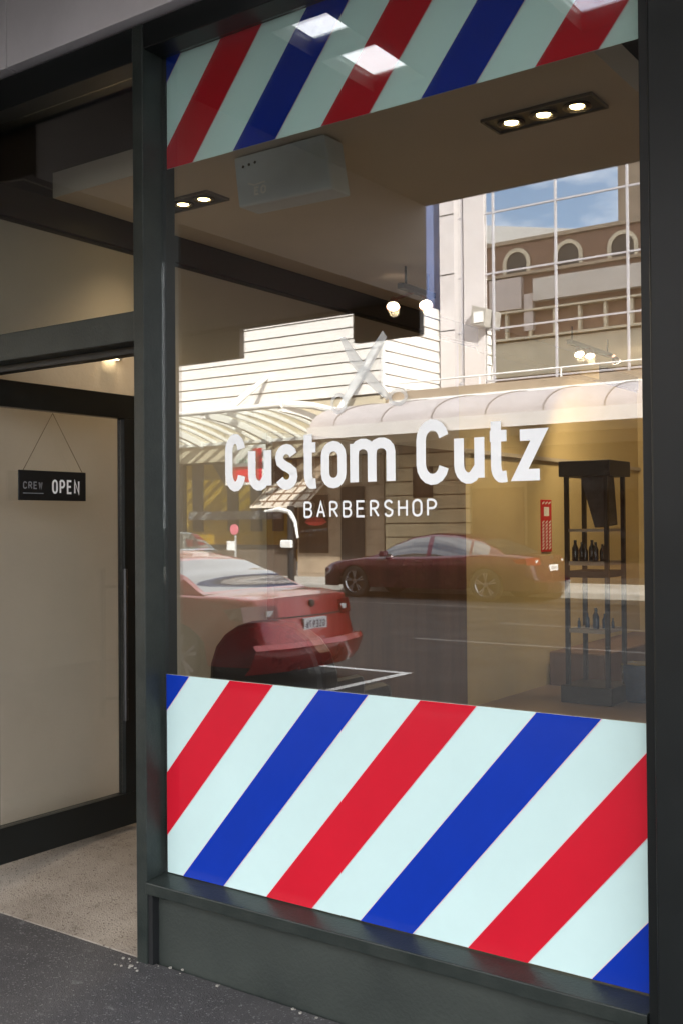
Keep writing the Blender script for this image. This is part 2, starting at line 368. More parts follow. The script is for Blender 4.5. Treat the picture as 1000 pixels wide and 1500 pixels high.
vf = MB().box(-3.34, 6, -3.06, -3.001, 3.45, 3.75).build('edge_beam', frame_m)
for o in [vo, vf]+vgs: o.parent = ver; o.matrix_parent_inverse = Matrix.Translation((1, 1.5, -3.45))
# neighbour's lower verandah
nv = thing('neighbour_verandah', 'lower tan verandah beyond the shop doorway over the footpath', 'verandah', (-8, -1.5, 2.8))
nm = mat('tan soffit', (.16, .13, .11), .7, 0, .12, 1.5)
a = MB().box(-4.5, -3.36, -3.0, -.13, 2.88, 3.5).box(-40, -4.501, -3.0, -.13, 2.88, 4.6).build('soffit', nm)  # taller left stretch is added to keep reflected sky out of the fanlight
b = MB().box(-4.5, -3.36, -3.07, -3.001, 2.86, 3.6).box(-40, -4.501, -3.07, -3.001, 2.86, 4.7).box(-3.85, -3.36, -3.06, -3.01, 2.66, 2.859).box(-5.6, -4.80, -3.06, -3.01, 2.66, 2.859).box(-3.359, -3.345, -3.07, -.13, 2.86, 3.6).build('fascia', nm)
for o in (a, b): o.parent = nv; o.matrix_parent_inverse = Matrix.Translation((8, 1.5, -2.8))
# neighbouring buildings on our side
br = thing('brown_brick_building', 'brown brick building with arched top windows and pale balcony bands beside the barber shop', 'building', (-20, 4, 0))
def bp(name, mb, m, par=None, **k):
    o = mb.build(name, m, None, **k); o.parent = par or br
    if not par: o.matrix_parent_inverse = Matrix.Translation((20, -4, 0))
    return o
bp('wall', MB().box(-60, -6.25, .0, 9, 0, 14.5).box(-60, -4.61, .02, 9.01, 14.5, 16.2), brownbr_m)
bp('wall_end', B(-6.24, -4.62, .0, 9, 3.68, 14.499), brownbr_m)
bp('parapet', B(-60, -4.61, -.12, .3, 16.2, 16.4), tan_m)
aw = MB(); ag = MB()
for k in range(-4, 6):
    cx = -21.85-2.87*k
    if cx > -6: continue
    aw = MB(); ag = MB()
    o_ = [(cx+math.cos(R(t))*.78, 0, 15.15+math.sin(R(t))*.78) for t in range(0, 181, 12)]
    i_ = [(cx+math.cos(R(t))*.58, 0, 15.15+math.sin(R(t))*.58) for t in range(0, 181, 12)]
    for q in range(15):
        aw.prism([(o_[q][0], -.09, o_[q][2]), (o_[q+1][0], -.09, o_[q+1][2]), (i_[q+1][0], -.09, i_[q+1][2]), (i_[q][0], -.09, i_[q][2])], (0, .09, 0))
    aw.box(cx-.78, cx-.58, -.09, 0, 14.62, 15.15).box(cx+.58, cx+.78, -.09, 0, 14.62, 15.15)
    ag.prism([(cx-.57, -.02, 14.62)]+[(p[0]*.999+cx*.001, -.02, p[2]) for p in i_[::-1]]+[(cx+.57, -.02, 14.62)], (0, .02, 0))
    o = bp('arch_window', ag, mat('dark sash glass', (.03, .025, .02), .5, 0, .3, 2)); o2 = aw.build('arch_surround', cream_m); o2.parent = o
bp('cornice', B(-60, -6.25, -.25, 0, 14.45, 14.6), tan_m)
bp('pale_band', MB().box(-23.6, -6.3, -.5, 0, 12.95, 14.1), mat('pale band', (.55, .5, .45), .7, 0, .08, 1))
bp('pale_panel', MB().box(-26.2, -24.35, -.3, 0, 12.7, 14.35).box(-24.2, -23.7, -.32, 0, 11.5, 13.4), mat('pale panel', (.5, .43, .4), .7, 0, .06, 1))
cm = MB()
for k in range(16):
    x = -28+k*1.35; cm.box(x, x+.14, -.3, -.02, 11.2, 12.5)
cm.box(-30, -6.3, -.42, 0, 11.08, 11.2).box(-30, -6.3, -.42, 0, 12.5, 12.6)
bp('balcony_post', cm, cream_m)
bp('lower_band', MB().box(-60, -6.3, -.2, 0, 9.2, 11.0).box(-60, -6.3, -.2, 0, 5.0, 7.5), cream_m)
tw = thing('beige_tower', 'tall plain beige tower rising behind the brown brick building', 'tower', (-12, 15, 0))
for nm_, mb_, mm_ in (('wall', MB().box(-22.7, 20, 9.2, 16, 0, 25), tan_m), ('parapet', MB().box(-22.72, 20, 9.0, 9.19, 24.6, 25.3), cream_m)):
    o = mb_.build(nm_, mm_); o.parent = tw; o.matrix_parent_inverse = Matrix.Translation((12, -15, 0))
wb = thing('white_office_block', 'long white office block with window strips behind the brick building', 'building', (-30, 20, 0))
o = MB().prism([(-38.5, 15, 0), (-24, 29, 0), (-34, 40, 0), (-50, 27, 0)], (0, 0, 23)).build('wall', mat('white render', (.88, .86, .8), .8, 0, .04, .5)); o.parent = wb; o.matrix_parent_inverse = Matrix.Translation((30, -20, 0))
dv = Vector((14.5, 14, 0)).normalized(); nv_ = Vector((14, -14.5, 0)).normalized()
for k in range(6):
    for zz_ in (20.9, 18.2):
        p = Vector((-38.5, 15, zz_))+dv*(.8+3.1*k)+nv_*.05
        o = MB().prism([tuple(p), tuple(p+dv*2.2), tuple(p+dv*2.2+Vector((0, 0, .8))), tuple(p+Vector((0, 0, .8)))], tuple(nv_*-.05)).build('window_strip', mat('dark sash glass', (.03, .025, .02), .5)); o.parent = wb; o.matrix_parent_inverse = Matrix.Translation((30, -20, 0))

# ================================================================== SHOP WINDOW
win = thing('shop_window', 'large dark framed barber shop window with red, white and blue striped bands', 'shop window', (-1.7, 0, .3))
def wp(name, mb, m, par=None, **k):
    o = mb.build(name, m, None, **k)
    o.parent = par or win
    o.matrix_parent_inverse = Matrix.Translation((1.7, 0, -.3)) if not par else Matrix()
    return o
XL, XR, ZB, ZT = -2.54, -.88, .36, 3.07
wp('mullion', MB().box(-2.588, XL, -.09, .05, FP-.01, 3.155), frame_l, bevel=.003)
wp('jamb', MB().box(XR, -.852, -.09, .05, FP, 3.155), frame_m, bevel=.003)
wp('jamb_seal', MB().box(-.851, -.836, -.05, .05, FP, 3.155), dark_m)
wp('head', MB().box(XL+.001, XR-.001, -.088, .05, ZT, 3.155), frame_m, bevel=.003)
wp('sill', MB().prism([(XL+.001, -.10, .31), (XL+.001, -.10, .348), (XL+.001, .012, .36), (XL+.001, .05, .36), (XL+.001, .05, .31)], (XR-XL-.002, 0, 0)), frame_l, bevel=.003)
wp('stall_riser', MB().box(XL+.001, XR-.001, -.055, .03, FP-.02, .309), riser_m)
wp('stall_bead', MB().box(XL+.001, XL+.02, -.085, -.056, FP, .309), dark_m)
wp('glazing_bead', MB().box(XL+.001, XL+.016, .0, .04, ZB+.001, ZT-.001).box(XR-.016, XR-.001, .0, .04, ZB+.001, ZT-.001), dark_m)
pane = wp('pane', MB().box(XL+.0005, XR-.0005, -.008, -.001, ZB+.0005, ZT-.0005), pane_m)
def clip(poly, x0, x1, z0, z1):
    def cut(P, f, inter):
        out = []
        for i in range(len(P)):
            a, b = P[i-1], P[i]
            if f(b):
                if not f(a): out.append(inter(a, b))
                out.append(b)
            elif f(a): out.append(inter(a, b))
        return out
    for ax, v, sg in ((0, x0, 1), (0, x1, -1), (1, z0, 1), (1, z1, -1)):
        poly = cut(poly, lambda p: sg*(p[ax]-v) >= 0, lambda a, b: tuple(a[i]+(b[i]-a[i])*((v-a[ax])/(b[ax]-a[ax])) for i in (0, 1)))
        if not poly: return []
    return poly
def band(name, z0, z1, slope, wd, starts, wm):
    mb = MB(); y = .004 if z0 > 2 else -.0125
    mb.box(XL+.0165, XR-.0165, y+.002, y+.0038, z0, z1)
    for x, c in starts:
        for (a, b, mi) in ((x-.003, x+wd+.003, 3), (x, x+wd, c)):
            P = clip([(a, z0), (b, z0), (b+slope*(z1-z0), z1), (a+slope*(z1-z0), z1)], XL+.017, XR-.017, z0, z1)
            if len(P) > 2: mb.m(mi).face([(p[0], y+(.0015 if mi == 3 else 0), p[1]) for p in P])
        mb.m(0)
    return wp(name, mb, [wm, red_v, blue_v, mat('stripe edge', (.75, .6, .62), .5)], pane)
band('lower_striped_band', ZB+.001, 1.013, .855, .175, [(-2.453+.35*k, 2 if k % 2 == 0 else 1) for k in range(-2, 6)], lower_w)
band('upper_striped_band', 2.695, ZT-.001, .80, .172, [(-2.58+.348*k, 1 if k % 2 == 0 else 2) for k in range(-1, 6)], white_v)
pl = lambda x, z, d: (x, -.0086-d, z)
tb = MB()
for ch, a, b in (('C', -2.26, -2.18), ('u', -2.165, -2.075), ('s', -2.058, -1.972), ('t', -1.962, -1.89), ('o', -1.882, -1.795), ('m', -1.778, -1.625),
                 ('C', -1.552, -1.452), ('u', -1.432, -1.343), ('t', -1.338, -1.262), ('z', -1.252, -1.168)):
    glyph(tb, ch, a-.002, b+.002, 1.610, .182, .0305, pl)
wp('main_lettering', tb, letter_m, pane)
tb = MB(); word(tb, 'BARBERSHOP', -1.95, -1.488, 1.523, .05, .0065, pl, .42)
wp('small_lettering', tb, letter_m, pane)
sc = MB()
def blade(P, lay):
    sc.face([pl(x, z, lay) for x, z in P])
blade([(-1.662, 2.056), (-1.648, 2.035), (-1.722, 1.925), (-1.755, 1.893), (-1.792, 1.858), (-1.804, 1.868), (-1.776, 1.916), (-1.745, 1.952), (-1.702, 2.01)], .0008)
blade([(-1.812, 2.05), (-1.795, 2.054), (-1.742, 1.988), (-1.70, 1.935), (-1.65, 1.882), (-1.638, 1.866), (-1.65, 1.856), (-1.69, 1.885), (-1.738, 1.93), (-1.778, 1.975)], .0)
strokes(sc, [arc(-1.818, 1.858, .024, .026, 0, 360, 14), arc(-1.612, 1.862, .027, .02, 0, 360, 14)], pl, .011, .0012)
vm_ = mat('translucent white vinyl', (.9, .93, .93), .6)
_n = vm_.node_tree.nodes; _t = _n.new('ShaderNodeBsdfTransparent'); _x = _n.new('ShaderNodeMixShader'); _x.inputs[0].default_value = .62
vm_.node_tree.links.new(_n['Principled BSDF'].outputs[0], _x.inputs[1]); vm_.node_tree.links.new(_t.outputs[0], _x.inputs[2]); vm_.node_tree.links.new(_x.outputs[0], _n['Material Output'].inputs[0])
wp('scissors_emblem', sc, vm_, pane)

# ================================================================== ENTRANCE
ent = thing('entrance_frame', 'dark entrance frame with fanlight left of the big window', 'door frame', (-3.1, 0, 0))
def ep(name, mb, m, **k):
    o = mb.build(name, m, None, **k); o.parent = ent; o.matrix_parent_inverse = Matrix.Translation((3.1, 0, 0)); return o
ep('head', MB().box(-3.75, -2.589, -.088, .05, 3.04, 3.155), frame_m, bevel=.003)
ep('transom', MB().box(-3.75, -2.589, -.085, .05, 2.115, 2.215), frame_l, bevel=.003)
ep('transom_stop', MB().box(-3.75, -2.589, -.02, .03, 2.09, 2.1145), dark_m)
ep('fanlight_pane', MB().box(-3.74, -2.5895, -.004, .002, 2.2155, 3.0395), pane_m)
ep('side_jamb', MB().box(-3.80, -3.751, -.09, .05, .12, 3.155), frame_m)
door = thing('glass_door', 'dark framed glass door standing open into the barber shop', 'door', (-3.47, .04, .19))
def dp(name, mb, m, **k):
    o = mb.build(name, m, None, **k); o.parent = door; o.matrix_parent_inverse = Matrix.Translation((3.47, -.04, -.19)); return o
DX0, DX1 = -3.515, -3.47
dp('top_rail', B(DX0, DX1, -.08+.04, .775, 1.975, 2.08), frame_m, bevel=.002)
dp('bottom_rail', B(DX0, DX1, -.04, .775, .20, .34), frame_m, bevel=.002)
dp('lock_stile', B(DX0, DX1, .69, .775, .3401, 1.9749), frame_m, bevel=.002)
dp('hinge_stile', B(DX0, DX1, -.04, .04, .3401, 1.9749), frame_m, bevel=.002)
dp('pane', B(DX0+.018, DX0+.026, .0401, .6899, .3402, 1.9748), doorg_m)
hb = MB().tube([(DX1+.05, .645, .67), (DX1+.05, .645, 1.32)], .010, 12).tube([(DX1, .70, .75), (DX1+.05, .645, .75)], .007).tube([(DX1, .70, 1.24), (DX1+.05, .645, 1.24)], .007)
dp('handle', hb, steel_m, smooth=True)
sg = thing('open_sign', 'small black OPEN sign hanging on a string inside the glass door', 'sign', (-3.44, .29, 1.67))
def gp(name, mb, m, **k):
    o = mb.build(name, m, None, **k); o.parent = sg; o.matrix_parent_inverse = Matrix.Translation((3.44, -.29, -1.67)); return o
gp('board', B(-3.462, -3.455, .12, .46, 1.61, 1.73), mat('black sign board', (.008, .01, .012), .35), bevel=.002)
ps = lambda y, z, d: (-3.4545+d, y, z)
t1 = MB(); word(t1, 'OPEN', .283, .425, 1.638, .058, .0085, ps, .3); gp('open_lettering', t1, letter_m)
t2 = MB(); word(t2, 'CREW', .14, .235, 1.655, .03, .005, ps, .3); t2.face([ps(.14, 1.637, 0), ps(.24, 1.637, 0), ps(.24, 1.640, 0), ps(.14, 1.640, 0)])
gp('small_lettering', t2, mat('grey ink', (.22, .23, .25), .6))
gp('string', MB().tube([(-3.455, .14, 1.728), (-3.458, .29, 1.965), (-3.455, .44, 1.728)], .0016, 5), mat('string', (.12, .09, .06), .8))

# ================================================================== SHOP INTERIOR
def local(par, name, mb, m, **k):
    o = mb.build(name, m, None, **k); o.parent = par; o.matrix_parent_inverse = Matrix.Translation(-par.location); return o
def lampobj(name, loc, e, par, spot=False, rot=None, size=.03):
    d = bpy.data.lights.new(name, 'SPOT' if spot else 'POINT'); d.energy = e; d.color = (1, .74, .45); d.shadow_soft_size = size
    if spot: d.spot_size = R(110); d.spot_blend = .6
    o = bpy.data.objects.new(name, d); COL.objects.link(o); o.location = loc
    if par: o.parent = par; o.matrix_parent_inverse = Matrix.Translation(-par.location)
    return o
def downlight(cx, cy, label):
    t = thing('ceiling_downlight', label, 'ceiling light', (cx, cy, 2.949), 'recessed three lamp ceiling lights')
    fr = MB(); w_, h_ = .21, .075
    fr.box(cx-w_, cx+w_, cy-h_, cy-h_+.008, 2.938, 2.949).box(cx-w_, cx+w_, cy+h_-.008, cy+h_, 2.938, 2.949)
    fr.box(cx-w_, cx-w_+.008, cy-h_+.0081, cy+h_-.0081, 2.938, 2.949).box(cx+w_-.008, cx+w_, cy-h_+.0081, cy+h_-.0081, 2.938, 2.949)
    local(t, 'frame', fr, mat('fitting trim', (.12, .1, .08), .4))
    local(t, 'housing', B(cx-w_+.009, cx+w_-.009, cy-h_+.009, cy+h_-.009, 2.944, 2.949), mat('fitting black', (.012, .01, .009), .3))
    for k in (-1, 0, 1):
        x = cx+k*.125
        local(t, 'lamp_ring', MB().lathe([(.048, 2.9435), (.05, 2.938), (.036, 2.936), (.033, 2.9435)], (x, cy, 0), 20), mat('fitting ring', (.05, .04, .03), .25, .6), smooth=True)
        local(t, 'lamp', MB().lathe([(.0, 2.9395), (.024, 2.940), (.025, 2.9435)], (x, cy, 0), 18), lamp_on, smooth=True)
        lampobj('lamp_light', (x, cy, 2.925), 2.0, t, True)
    return t
downlight(-1.58, .91, 'recessed black three lamp ceiling light below the right of the upper striped band')
downlight(-3.32, .91, 'recessed black two lit lamp ceiling light just right of the mullion')
dl = thing('round_downlight', 'small round lit downlight in wall top seen through the fanlight', 'ceiling light', (-3.72, .86, 2.3))
local(dl, 'rim', MB().lathe([(.05, 0), (.055, .012), (.04, .014), (.038, 0)], (-3.735, .86, 2.28), 18), wmetal_m, smooth=True)
local(dl, 'lamp', MB().lathe([(0, .004), (.036, .006), (.038, .01)], (-3.735, .86, 2.28), 18), emis('dim lamp', (1, .8, .5), 3), smooth=True)
def track(y0, y1, heads, label):
    t = thing('track_light', label, 'track light', (-3.15, (y0+y1)/2, 2.93), 'track lights along the shop ceiling')
    local(t, 'track', MB().box(-3.17, -3.13, y0, y1, 2.815, 2.845).box(-3.155, -3.145, y0+.05, y0+.06, 2.846, 2.949).box(-3.155, -3.145, y1-.06, y1-.05, 2.846, 2.949), dark_m)
    for (x, y, z_, e) in heads:
        d = Vector((random.uniform(.1, .5), random.uniform(-.5, .1), -.8)).normalized()
        if e > 20: d = Vector((.1, .75, -.65)).normalized()
        c = Vector((x, y, z_))
        local(t, 'stem', MB().tube([(-3.15, y, 2.82), (x-.0, y, z_+.04), tuple(c-d*.03)], .009, 6), mat('copper fitting', (.25, .1, .07), .3, .6))
        local(t, 'spot_head', MB().tube([tuple(c-d*.07), tuple(c-d*.04), tuple(c)], [.014, .026, .037], 14, False), mat('copper fitting', (.25, .1, .07), .3, .6), smooth=True)
        local(t, 'lamp', MB().tube([tuple(c-d*.012), tuple(c-d*.004), tuple(c+d*.01)], [.034, .032, .014], 14), spot_on, smooth=True)
        lo = lampobj('lamp_light', tuple(c+d*.03), e, t, True); lo.rotation_euler = (-d).to_track_quat('Z', 'Y').to_euler(); lo.data.spot_size = R(140)
    return t
track(2.45, 2.8, [(-3.29, 2.59, 2.75, 5), (-3.12, 2.67, 2.75, 5)], 'near ceiling track with two glowing spotlights by the tall white column')
track(4.75, 5.55, [(-3.13, 4.89, 2.75, 12), (-3.10, 5.02, 2.75, 12), (-3.05, 5.43, 2.75, 26)], 'far ceiling track with three glowing spotlights over the display stand')
# pale box unit under the ceiling
pj = thing('ceiling_unit', 'pale blue grey box unit hanging under the shop ceiling', 'ceiling unit', (-2.68, .85, 2.9))
q = MB(); c0 = [(-2.75, .60, 2.945), (-2.725, .60, 2.745), (-2.275, .60, 2.735), (-2.31, .60, 2.945)]
q.prism(c0, (0, .12, 0)); local(pj, 'casing', q, mat('pale blue plastic', (.68, .78, .88), .5, 0, .12, 3), bevel=.008)
q = MB()
for k in range(3): q.lathe([(0, .598), (.006, .598), (.006, .5999)], (-2.70+k*.03, 0, 2.90+k*.003), 8, 'y')
local(pj, 'button', q, dark_m)
q = MB(); pp = lambda x, z, d: (x+.20, .5985-d, z-.075)
word(q, 'EO', -2.845, -2.785, 2.852, .034, .008, pp, .2); strokes(q, [[(-2.875, 2.905), (-2.845, 2.893), (-2.79, 2.897)]], pp, .006, .001)
local(pj, 'emblem', q, letter_m)
local(pj, 'bracket', MB().box(-2.6, -2.5, .721, .76, 2.85, 2.949), dark_m)
# display stand
st = thing('display_stand', 'tall black square display stand with glass shelves near the yellow wall', 'display stand', (-3.1, 5.1, .17))
x0, x1, y0, y1 = -3.27, -2.93, 4.9, 5.26
local(st, 'base', B(x0-.03, x1+.03, y0-.03, y1+.03, .171, .30), dark_m, bevel=.008)
local(st, 'canopy', B(x0-.03, x1+.03, y0-.03, y1+.03, 1.85, 1.965), dark_m, bevel=.006)
for (x, y) in ((x0, y0), (x1-.03, y0), (x0, y1-.03), (x1-.03, y1-.03)):
    local(st, 'post', B(x, x+.03, y, y+.03, .3001, 1.8499), dark_m)
for z_ in (.69, 1.19):
    local(st, 'shelf', B(x0+.031, x1-.031, y0+.004, y1-.004, z_, z_+.03), mat('pale shelf', (.45, .4, .33), .4))
local(st, 'middle_shelf', B(x0+.031, x1-.031, y0+.004, y1-.004, 1.44, 1.46), mat('pale shelf', (.45, .4, .33), .4))
local(st, 'dark_shelf', B(x0+.031, x1-.031, y0+.004, y1-.004, 1.10, 1.15), dark_m)
ty = tag(MB().prism([(-3.18, 5.0, 1.848), (-2.98, 5.0, 1.848), (-2.955, 5.0, 1.49), (-3.07, 5.0, 1.47)], (0, .16, 0)).build('poster_wedge', mat('grey drape', (.07, .07, .08), .5, 0, .5, 14)), 'dark grey wedge hanging from the top of the display stand', 'display card')
bt = None
def bottle(x, y, z_, s, m, label, grp):
    global bt
    mb = MB().lathe([(0, 0), (.018, 0), (.02, .01), (.02, .075), (.009, .1), (.009, .125), (0, .125)], (0, 0, 0), 12)
    o = mb.build('bottle', m, None, smooth=True); o.location = (x, y, z_); o.scale = (s, s, s); tag(o, label, 'bottle', grp); return o
bdark = mat('dark bottle', (.012, .02, .03), .25, 0, .3, 5, coat=.5); bblue = mat('blue bottle', (.02, .06, .12), .25, 0, .3, 5, coat=.5)
for k in range(7):
    bottle(-3.21+k*.04, 4.96+(k % 2)*.03, 1.221, 1.25-.12*(k % 3), bdark, 'small dark bottle in the row on the waist high shelf of the display stand', 'dark bottles on the middle shelf')
for k in range(6):
    bottle(-3.19+k*.045, 4.97+(k % 3)*.05, .721, .6+.28*(2.5-abs(k-2.5)), bblue, 'bluish bottle heaped on the low shelf of the display stand', 'blue bottles on the low shelf')
cr_m = mat('pale mortar', (.36, .34, .3), .9)
q = MB()
for k in range(13):
    x = -2.6+random.gauss(0, .03)+.02; y = -.12+random.uniform(-.04, .03); r_ = random.uniform(.003, .009)
    r_ *= .7; q.prism([(x+r_*math.cos(t+k)*random.uniform(.6, 1.1), y+r_*math.sin(t+k), FP) for t in (0, 1.2, 2.4, 3.6, 5)], (0, 0, r_*.7))
for k in range(16):
    x = random.uniform(-2.5, -.9); y = -.065+random.uniform(-.02, .01); r_ = random.uniform(.002, .006)
    q.prism([(x+r_*math.cos(t+k), y+r_*math.sin(t+k), FP) for t in (0, 1.2, 2.4, 3.6, 5)], (0, 0, r_*.6))
o = q.build('mortar_crumbs', cr_m); tag(o, 'pale mortar crumbs scattered along the foot of the dark window frame', 'crumbs'); o['kind'] = 'stuff'
q = MB()
for k in range(9):
    x = random.uniform(-3.6, -1.2); y = random.uniform(-.9, -.16); r_ = random.uniform(.002, .006)
    q.prism([(x+r_*math.cos(t+k)*random.uniform(.5, 1), y+r_*math.sin(t+k), FP) for t in (0, 1.2, 2.4, 3.6, 5)], (0, 0, .001))
o = q.build('paint_specks', cr_m); tag(o, 'small white paint specks dotted over the asphalt footpath', 'specks'); o['kind'] = 'stuff'
tag(MB().prism([(-3.36, .69, .166), (-3.31, .71, .166), (-3.31, .73, .166), (-3.35, .72, .166)], (0, 0, .006)).build('red_scrap', red_v), 'tiny red scrap lying on the floor at the foot of the open door', 'scrap')
# fire notice on the side wall
fs = thing('fire_sign', 'tall red and white striped notice on the yellow beige wall', 'sign', (-3.745, 5.7, 1.45))
local(fs, 'board', B(-3.7495, -3.742, 5.52, 5.72, 1.27, 1.70), red_v)
q = MB(); pz = lambda y, z, d: (-3.7415+d, y, z)
for k in range(9):
    zz = 1.285+k*.027
    for (ya, yb) in ((5.535, 5.575), (5.60, 5.64), (5.665, 5.705)):
        if zz+.012 < 1.52: q.face([pz(ya, zz, 0), pz(yb, zz+.018, 0), pz(yb, zz+.030, 0), pz(ya, zz+.012, 0)])
q.face([pz(5.57, 1.565, 0), pz(5.67, 1.565, 0), pz(5.67, 1.64, 0), pz(5.57, 1.64, 0)])
for k in range(3): q.face([pz(5.54+k*.06, 1.66, 0), pz(5.58+k*.06, 1.675, 0), pz(5.58+k*.06, 1.688, 0), pz(5.54+k*.06, 1.673, 0)])
local(fs, 'white_stripe', q, letter_m)
# barber chair
bc = thing('barber_chair', 'dark rounded barber chair just inside the window at lower left', 'chair', (-3.2, 1.75, .17))
blk = mat('black leather', (.014, .011, .012), .42, 0, .3, 8, .2, 60)
def rbox(x0, x1, y0, y1, z0, z1, r=.06):
    return B(x0, x1, y0, y1, z0, z1)
local(bc, 'seat', rbox(-3.5, -2.95, 1.5, 2.05, .55, .70), blk, bevel=.05)
bk = MB(); P = []
for i in range(13):
    t = i/12; ang = R(180*t); P.append((-3.25-.36*math.cos(ang), 1.0+0*t, .62+.43*math.sin(ang)**.55))
bk.prism([(p[0], 1.50, p[2]) for p in P], (0, -.14, 0)); local(bc, 'backrest', bk, blk, bevel=.03)
local(bc, 'armrest', rbox(-2.97, -2.90, 1.40, 1.72, .56, .78), blk, bevel=.03)
local(bc, 'armrest', rbox(-3.62, -3.54, 1.45, 2.0, .72, .79), blk, bevel=.03)
local(bc, 'pedestal', MB().lathe([(0, .171), (.27, .171), (.28, .19), (.1, .215), (.06, .24), (.06, .549)], (-3.22, 1.78, 0), 24), steel_m, smooth=True)
local(bc, 'footrest', MB().box(-3.4, -3.05, 2.2, 2.35, .3, .33).tube([(-3.22, 2.05, .6), (-3.22, 2.28, .33)], .02), blk)
tag(B(-3.0, -2.6, 6.2, 6.9, .171, .92).build('counter', wood_m, bevel=.01), 'dark timber counter behind the display stand at the right edge', 'counter')
tag(MB().lathe([(0, .0), (.12, 0), (.13, .02), (.15, .27), (.14, .28), (0, .26)], (-2.82, 5.25, .171), 20).build('waste_bin', bblue, smooth=True), 'small dark round bin on the floor at the right of the window', 'bin')
tag(B(-3.72, -3.25, 5.6, 7.5, .172, .45).build('low_bench', wood_m, bevel=.01), 'low dark bench along the wall behind the display stand', 'bench')
tag(MB().tube([(-6, .55, 3.22), (-5, .5, 3.08), (-4.4, .5, 3.12), (-3.9, .5, 3.06), (-3.74, .53, 2.99)], .004, 5).build('hanging_cable', mat('grey cable', (.25, .22, .2), .6)), 'thin slack grey cable in the dark void above the door', 'cable')

# ================================================================== OPPOSITE SIDE OF THE STREET
wbld = thing('weatherboard_building', 'sunlit white weatherboard building above glazed shopfronts', 'building', (-20, -21, 0))
X0, X1 = -60, -15.36
lw = MB()
h = .31; zz = 5.0; k = 0
def board(x0, x1, z_):
    lw.prism([(x0, -21, z_), (x0, -20.955, z_), (x0, -20.985, z_+h-.03), (x0, -21, z_+h-.03)], (x1-x0, 0, 0))
while zz < 7.35:
    top_ = zz+h
    if zz < 6.3: board(X0, X1, zz)
    else:
        for xx in ((X0, -20.3), (-20.3, -16.35)) if zz < 6.6 else ((-20.3, -16.35),): board(xx[0]+.001, xx[1], zz)
    zz += h
local(wbld, 'weatherboard', lw, board_m)
local(wbld, 'board_backing', MB().box(X0, -15.4, -21.3, -21.001, 4.95, 6.45).box(-20.29, -16.36, -21.3, -21.001, 6.451, 7.4), mat('board shadow gap', (.1, .085, .07), .8))
sw = MB(); zz = 4.9
while zz < 7.4:
    sw.prism([(-15.4, -21.0, zz), (-15.355, -21.0, zz), (-15.385, -21.0, zz+h-.03), (-15.4, -21.0, zz+h-.03)], (0, -3.0, 0)); zz += h
local(wbld, 'side_weatherboard', sw, board_m)
local(wbld, 'side_wall', MB().box(-17, -15.401, -24.0, -21.31, 0, 6.45), board_m)
local(wbld, 'corner_trim', B(-15.43, -15.345, -21.02, -20.94, 4.9, 6.35), wmetal_m)
local(wbld, 'upper_wall', MB().box(X0, -20.5, -26, -21.5, 6.45, 10).box(-16.0, -15.4, -24, -22.0, 6.451, 7.3), tan_m)
local(wbld, 'bulkhead', MB().box(X0, -15.4, -21.0, -20.9, 3.4, 4.3).box(X0, -15.4, -21.3, -21.01, 4.301, 4.949), cream_m)
local(wbld, 'bulkhead_joint', MB().box(-20.87, -20.84, -20.9, -20.89, 3.4, 4.3).box(X0, -15.4, -20.9, -20.86, 3.36, 3.4), bronze_m)
# shopfront with yellow display
local(wbld, 'shopfront_base', MB().box(X0, -18.4, -21.1, -20.95, .1, .85), mat('dark base tiles', (.09, .07, .055), .5, 0, .2, 3))
local(wbld, 'shopfront_frame', MB().box(X0, -18.28, -21.1, -20.93, .851, .97).box(-18.4, -18.28, -21.1, -20.93, .971, 3.35).box(-22.75, -22.6, -21.1, -20.93, .971, 3.35).box(X0, -18.28, -21.1, -20.94, 3.3501, 3.4), bronze_m)
local(wbld, 'shopfront_glass', MB().box(-22.59, -18.41, -21.03, -21.02, .972, 3.348), shopglass_m)
local(wbld, 'display_back', MB().box(-60, -18.0, -21.42, -21.32, .5, 3.4).box(-60, -18.42, -21.319, -21.11, .7, .95), mat('yellow display board', (.95, .60, .01), .6, 0, .5, 2.2, col2=(.7, .5, .08)))
dr = MB()
for cx, w_ in ((-22.3, .2), (-20.9, .2), (-20.0, .2), (-19.2, .19)):
    dr.prism([(cx-w_, -21.31, 1.35), (cx+w_, -21.31, 1.35), (cx+w_, -21.31, 2.6), (cx+w_*1.1, -21.31, 3.38), (cx-w_*(4 if cx == -20.9 else 1.1), -21.31, 3.38), (cx-w_, -21.31, 2.6)], (0, .06, 0))
local(wbld, 'dark_banner', dr, mat('dark blue banner', (.03, .035, .06), .6, 0, .4, 3))
local(wbld, 'display_trim', MB().box(-22.6, -19.0, -21.24, -21.18, 1.7, 1.95), mat('blue white packs', (.15, .2, .5), .5, 0, .5, 9, col2=(.8, .8, .75)))
local(wbld, 'shop_pier', MB().box(-18.279, -15.4, -21.3, -21.0, .1, 3.36), tan_m)
pr = MB()
for k in range(8): pr.box(-18.27, -15.4, -21.0, -20.985, .2+k*.4, .2+k*.4+.37)
local(wbld, 'pier_block', pr, mat('tan stone blocks', (.36, .28, .2), .8, 0, .2, 1.5, .2))
local(wbld, 'side_shop_window', MB().box(-18.2, -17.2, -20.984, -20.965, .75, 2.35), glass('dim window and canopy shade', .03, (0, 0, 0), 0, 1.5, (.05, .03, .02)))
tag(MB().lathe([(0, 0), (.18, .02), (.3, .1), (.22, .2), (0, .26)], (-17.5, -20.8, 1.5), 12).build('flower_basket', mat('red flowers', (.5, .03, .03), .6, 0, .4, 12), smooth=True), 'bright red flower basket beside the dark shop window across the street', 'flower basket')
